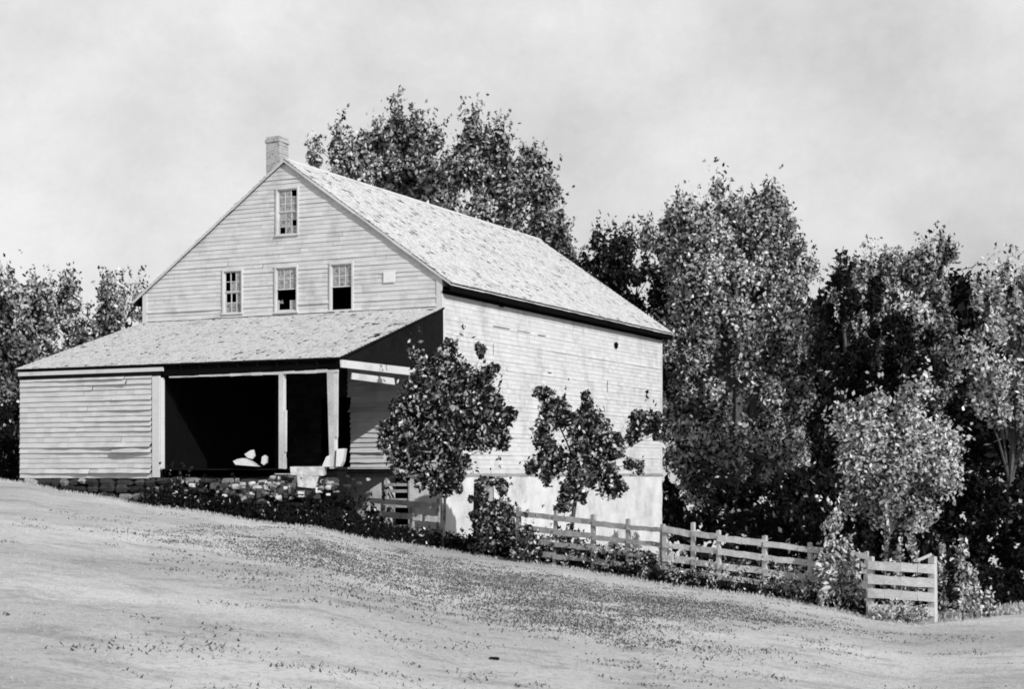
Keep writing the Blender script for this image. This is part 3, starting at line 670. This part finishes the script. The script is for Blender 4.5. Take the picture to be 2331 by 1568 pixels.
# far dark wood behind
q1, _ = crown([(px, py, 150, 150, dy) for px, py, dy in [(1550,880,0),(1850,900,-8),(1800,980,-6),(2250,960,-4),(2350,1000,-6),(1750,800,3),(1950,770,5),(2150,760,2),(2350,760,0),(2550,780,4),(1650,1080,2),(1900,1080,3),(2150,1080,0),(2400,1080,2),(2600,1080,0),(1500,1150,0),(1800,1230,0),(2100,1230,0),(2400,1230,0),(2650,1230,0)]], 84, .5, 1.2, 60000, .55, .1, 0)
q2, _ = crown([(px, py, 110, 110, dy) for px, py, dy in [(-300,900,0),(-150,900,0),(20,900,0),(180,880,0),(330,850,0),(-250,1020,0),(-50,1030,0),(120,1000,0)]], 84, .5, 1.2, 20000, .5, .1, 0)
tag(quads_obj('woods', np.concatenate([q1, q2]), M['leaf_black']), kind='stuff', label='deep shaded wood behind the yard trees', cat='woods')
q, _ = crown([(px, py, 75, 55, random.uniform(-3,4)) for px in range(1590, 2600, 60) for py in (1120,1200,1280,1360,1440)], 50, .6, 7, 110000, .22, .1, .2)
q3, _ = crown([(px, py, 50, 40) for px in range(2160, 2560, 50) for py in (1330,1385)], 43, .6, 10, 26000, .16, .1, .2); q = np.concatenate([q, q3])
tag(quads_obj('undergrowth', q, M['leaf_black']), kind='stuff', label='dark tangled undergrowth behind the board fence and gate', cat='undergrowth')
tree('sapling','small pale leafy sapling standing in front of the dark wood right of the fence','tree',2005,
 [(2010,960,100,70),(2060,1060,100,70),(1960,1010,60,60),(2050,1170,60,50),(1970,1130,50,40),(2140,1010,45,45),(1945,950,55,50),(2060,930,60,50),(2000,1010,75,55),(2100,1000,55,60),(2125,1080,50,60),(2020,1080,70,50),(1960,1060,40,40),(2080,1140,60,45),(2010,1150,40,40)],44,M['leaf_pale'],22000,.145,None,per=6,tw=140,trunk_r=.06,shell=.1,tight=2.0)
yard = 'small yard trees beside the farmhouse'
tree('yard_tree','bushy small tree in front of the farmhouse corner and porch beam','tree',1006,
 [(1030,830,50,42,-1.6),(980,850,50,40,-1.6),(1080,870,45,45,-1.6),(950,920,55,55,-1.6),(1030,920,75,60,-1.6),(1100,930,40,45,-1.6),(920,990,50,50,-1.6),(1000,1000,75,60,-1.6),(1080,980,60,55,-1.6),(1130,970,36,45,-1.6),(950,1050,55,40,-1.6),(1040,1060,60,40,-1.6),(985,1095,35,24,-1.6),(1120,900,25,22,-1.6),(925,1045,45,35,-1.6),(1000,1085,60,30,-1.6),(900,940,35,40,-1.4),(1158,942,18,16,-1.5),(1145,1010,18,24,-1.5),(868,1005,16,20,-1.5),(1122,838,18,14,-1.5),(942,806,18,16,-1.5),(1015,795,22,16,-1.5),(1030,1108,26,14,-1.5),(985,900,70,60,-1.5),(1010,960,80,60,-1.5),(1000,1040,70,50,-1.5),(1000,1110,34,22,-1.2),(1095,800,14,12,-1.5)],41.2,M['leaf_yard'],36000,.145,yard,per=22,up=.0,tw=40,tight=1.2,trunk_r=.04,shell=.15,thick=.8)
tree('yard_tree','open forked small tree in front of the whitewashed cellar wall','tree',1285,
 [(1240,910,30,30),(1262,950,42,45),(1300,930,40,30),(1335,905,16,28),(1330,960,45,45),(1270,1010,45,45),(1335,1020,60,50),(1400,1010,50,35),(1450,975,38,35),(1480,945,30,30),(1500,985,20,25),(1235,1065,40,26),(1290,1075,50,40),(1360,1075,50,40),(1430,1060,45,16),(1300,1120,32,32),(1390,1112,45,26),(1285,1150,18,25)],39.6,M['leaf_yard'],22000,.14,yard,per=32,up=.0,tw=18,tight=1.35,trunk_r=.06,shell=.15,thick=.8)
sh = 'shrubs along the foot of the house'
def shrub(px, Y, pt, wpx, label, m='leaf_dark', n=2600, size=.12, grp=sh, extra=()):
    b = at(px, 1078, Y); zb = gz(b.x, b.y); pb = HY - zb*F/Y; h = pb-pt
    bl = [(px-wpx*.35, pt+h*.65, wpx*.35, h*.32), (px+wpx*.35, pt+h*.62, wpx*.35, h*.34), (px, pt+h*.34, wpx*.42, h*.32), (px, pt+h*.8, wpx*.5, h*.25)]+list(extra)
    return tree('shrub', label, 'shrub', px, bl, Y, M[m], n, size, grp, per=30, tw=25, trunk_r=.03, shell=.1, thick=.9)
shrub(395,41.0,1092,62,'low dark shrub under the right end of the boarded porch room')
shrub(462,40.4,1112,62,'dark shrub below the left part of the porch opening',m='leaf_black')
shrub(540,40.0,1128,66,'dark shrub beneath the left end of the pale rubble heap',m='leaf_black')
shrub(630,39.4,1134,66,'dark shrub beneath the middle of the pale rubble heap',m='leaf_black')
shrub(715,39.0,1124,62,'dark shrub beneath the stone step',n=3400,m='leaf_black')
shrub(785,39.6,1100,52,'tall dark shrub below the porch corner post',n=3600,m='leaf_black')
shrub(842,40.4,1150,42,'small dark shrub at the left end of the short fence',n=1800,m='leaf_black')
shrub(1126,40.3,1082,78,'tall dark shrub in front of the cellar doorway in the side wall',n=10000,size=.13,m='leaf_yard',extra=[(1098,1120,30,40),(1095,1180,36,50),(1140,1112,34,30),(1145,1170,36,50),(1105,1235,45,32),(1160,1225,40,40)])
shrub(1075,41.0,1215,50,'low spreading weed clump at the foot of the house corner',n=1400,size=.10)
shrub(1200,39.2,1200,60,'low dark shrub left of the forked small tree',n=2200,m='leaf_yard')
shrub(1290,39.0,1190,50,'dark shrub round the foot of the forked small tree',n=2400,m='leaf_yard')
tree('bush','pale leafy vine bush smothering the fence just left of the gate','bush',1920,
 [(1898,1190,28,32),(1915,1240,35,40),(1935,1290,42,36),(1885,1300,32,34),(1930,1345,42,34),(1885,1350,28,28),(1875,1265,14,14)],34.4,M['weed'],4200,.13,None,per=40,tw=45,trunk_r=.04,shell=.1)
wg = 'tall weeds right of the gate'
def stalk(px, Y, pt, w, label, n=420):
    b = at(px, 1078, Y); zb = gz(b.x, b.y); pb = HY-zb*F/Y; root = empty('tall_weed', (b.x, b.y, zb), label, 'weed', wg)
    h = (pb-pt)/F*Y; q = []; c = []; s = []
    for _ in range(60):
        t = random.uniform(.12, 1); r = w/F*Y*(1-t*.75); c.append((random.uniform(-r,r), random.uniform(-r,r), t*h)); s.append((.03,.03,.05))
    quads_obj('leaves', leaves(c, s, n, .11, .5, .9), M['weed'], root)
    mb = MB(); mb.tube([(0,0,-.1),(.03,0,h*.5),(0,.02,h)], [.018,.012,.004], 5); mb.build('stem', M['bark'], root)
stalk(2190,33.6,1228,26,'tallest pale weed standing alone right of the gate',700)
stalk(2215,34.2,1300,20,'shorter pale weed right of the tallest weed')
stalk(2145,33.8,1245,12,'thin pale weed just behind the right gate post',260)
stalk(2080,34.6,1180,22,'tall pale weed rising behind the middle of the gate',500)
stalk(2015,34.8,1140,12,'thin tall pale weed behind the left half of the gate',220)
stalk(2045,34.4,1230,18,'medium pale weed behind the gate boards',360)
stalk(2250,34.4,1345,14,'lowest pale weed at the far right of the row',160)
# rough weeds along the fence foot
P = []
for _ in range(8000):
    px = random.uniform(860, 1975); Yc = np.interp(px, CP[:,0], CP[:,2]); Y = Yc+random.uniform(.25, 2.2); h = random.betavariate(1.2, 2)*(.40 if px > 1490 else .75 if px > 1150 else .5)
    p = at(px, 1078, Y); P.append((p.x, p.y, gz(p.x, p.y)+h))
for _ in range(2600):
    px = random.uniform(330, 860); Yc = np.interp(px, CP[:,0], CP[:,2]); Y = Yc+random.uniform(.2, 1.2); p = at(px, 1078, Y); P.append((p.x, p.y, gz(p.x, p.y)+random.betavariate(1.2,2)*.55))
tag(quads_obj('weeds', leaves(P, np.full((len(P),3), .06), 60000, .10, .45, .8), M['leaf_black']), kind='stuff', label='dark rough weeds along the foot of the fence and foundation', cat='weeds')
P = []
for _ in range(500):
    px = random.uniform(2110, 2330); Y = 34+random.uniform(-.3,1.6)+(px-2110)*.006; p = at(px, 1078, Y); P.append((p.x, p.y, gz(p.x, p.y)+random.uniform(0,.16)))
tag(quads_obj('tall_grass', leaves(P, np.full((len(P),3), .04), 3000, .12, .3, 1.6), M['grass']), kind='stuff', label='pale tall grass tufts right of the gate', cat='grass')
P = []
for _ in range(520):      # pale stems and leaves among the fence rails
    px = random.choice([random.uniform(1160,1500), random.uniform(1500,1960), random.uniform(1760,1960)]); Yc = np.interp(px, CP[:,0], CP[:,2]); Y = Yc+random.uniform(.15, 1.0); h = random.uniform(.2,.95)
    p = at(px, 1078, Y); z = gz(p.x, p.y)
    if random.random() < .2: px = random.uniform(1985,2110); Y = 33.1; h *= .5; p = at(px,1078,Y); z = gz(p.x,p.y)
    for k in range(int(h*11)): P.append((p.x+random.uniform(-.05,.05), p.y, z+h*random.random()))
tag(quads_obj('pale_weeds', leaves(P, np.full((len(P),3), .035), len(P)*4, .085, .4, 1.0), M['weed']), kind='stuff', label='pale thin weeds growing up through the fence rails', cat='weeds')
# stones on the slope
for px, py, r, lb in ((1125,1502,.055,'largest flat dark stone lying alone on the near slope'),):
    if not lb: continue
    Y = 30.0
    for _ in range(60):
        z = (HY-py)/F*Y; Xw = (px-CX)/F*Y; e = gz(Xw, Y)-z; Y -= e*6 if abs(e) > .001 else 0
        Y = max(8, min(40, Y))
    mb = MB(); pebble(mb, (Xw, Y, gz(Xw, Y)+r*.15), (r*1.3, r, r*.4), random.Random(px)); lone('stone', mb, M['darkwood'], (Xw, Y, gz(Xw, Y)-r*.3), lb, 'stone')
# ------------------------------------------------------------ light, sky, camera
EL = math.radians(27); h = Vector((.58,-.81)).normalized(); tosun = Vector((h.x*math.cos(EL), h.y*math.cos(EL), math.sin(EL)))
sd = bpy.data.lights.new('sun', 'SUN'); sd.energy = 4.3; sd.angle = math.radians(.5); sd.color = (1,1,1)
so = bpy.data.objects.new('sun', sd); COL.objects.link(so); so.rotation_euler = (-tosun).to_track_quat('-Z', 'Y').to_euler(); so.location = (20,-20,40)
w = bpy.data.worlds.new('World'); scene.world = w; w.use_nodes = True; nt = w.node_tree; bg = nt.nodes['Background']
sky = nt.nodes.new('ShaderNodeTexSky'); sky.sky_type = 'NISHITA'; sky.sun_disc = False; sky.sun_elevation = EL; sky.sun_rotation = math.atan2(h.x, h.y)
sky.dust_density = 3.0; sky.air_density = 1.0
sep = nt.nodes.new('ShaderNodeSeparateColor'); nt.links.new(sky.outputs[0], sep.inputs[0])      # old blue-sensitive plate: only the blue light counts
tc = nt.nodes.new('ShaderNodeTexCoord'); sx = nt.nodes.new('ShaderNodeSeparateXYZ'); nt.links.new(tc.outputs['Generated'], sx.inputs[0])
mp = nt.nodes.new('ShaderNodeMapping'); mp.inputs['Scale'].default_value = (1,1,1.25); nt.links.new(tc.outputs['Generated'], mp.inputs[0])
veil = ramp(nt, sx.outputs[2], [(0, 4.2), (.45, 4.4), (.65, 1.2), (1, .5)])      # thin bright cloud veil, thickest low down
n1 = noise(nt, mp.outputs[0], 6.0, 6, .6); r1 = ramp(nt, n1, [(.30,.72),(.45,.90),(.66,1.12)])
n2 = noise(nt, mp.outputs[0], 120, 4, .8); r2 = ramp(nt, n2, [(.3,.97),(.7,1.03)])
bl = nt.nodes.new('ShaderNodeMath'); bl.operation = 'MULTIPLY'; bl.inputs[1].default_value = .25; nt.links.new(sep.outputs[2], bl.inputs[0])
v = mixmul(nt, mixmul(nt, veil.outputs[0], r1.outputs[0]), r2.outputs[0])
c = mixmul(nt, v, bl.outputs[0], 1, 'ADD'); nt.links.new(c, bg.inputs[0]); bg.inputs[1].default_value = .143
cam = bpy.data.cameras.new('camera'); co = bpy.data.objects.new('camera', cam); COL.objects.link(co)
co.rotation_euler = (math.pi/2, 0, 0); cam.sensor_width = 36; cam.lens = 36*F/2330; cam.shift_y = (HY-784)/2330; cam.clip_end = 4000
scene.camera = co
scene.cycles.filter_width = 1.8      # soft old lens
vs = scene.view_settings; vs.view_transform = 'Standard'; vs.look = 'None'; vs.exposure = 0; vs.gamma = 1
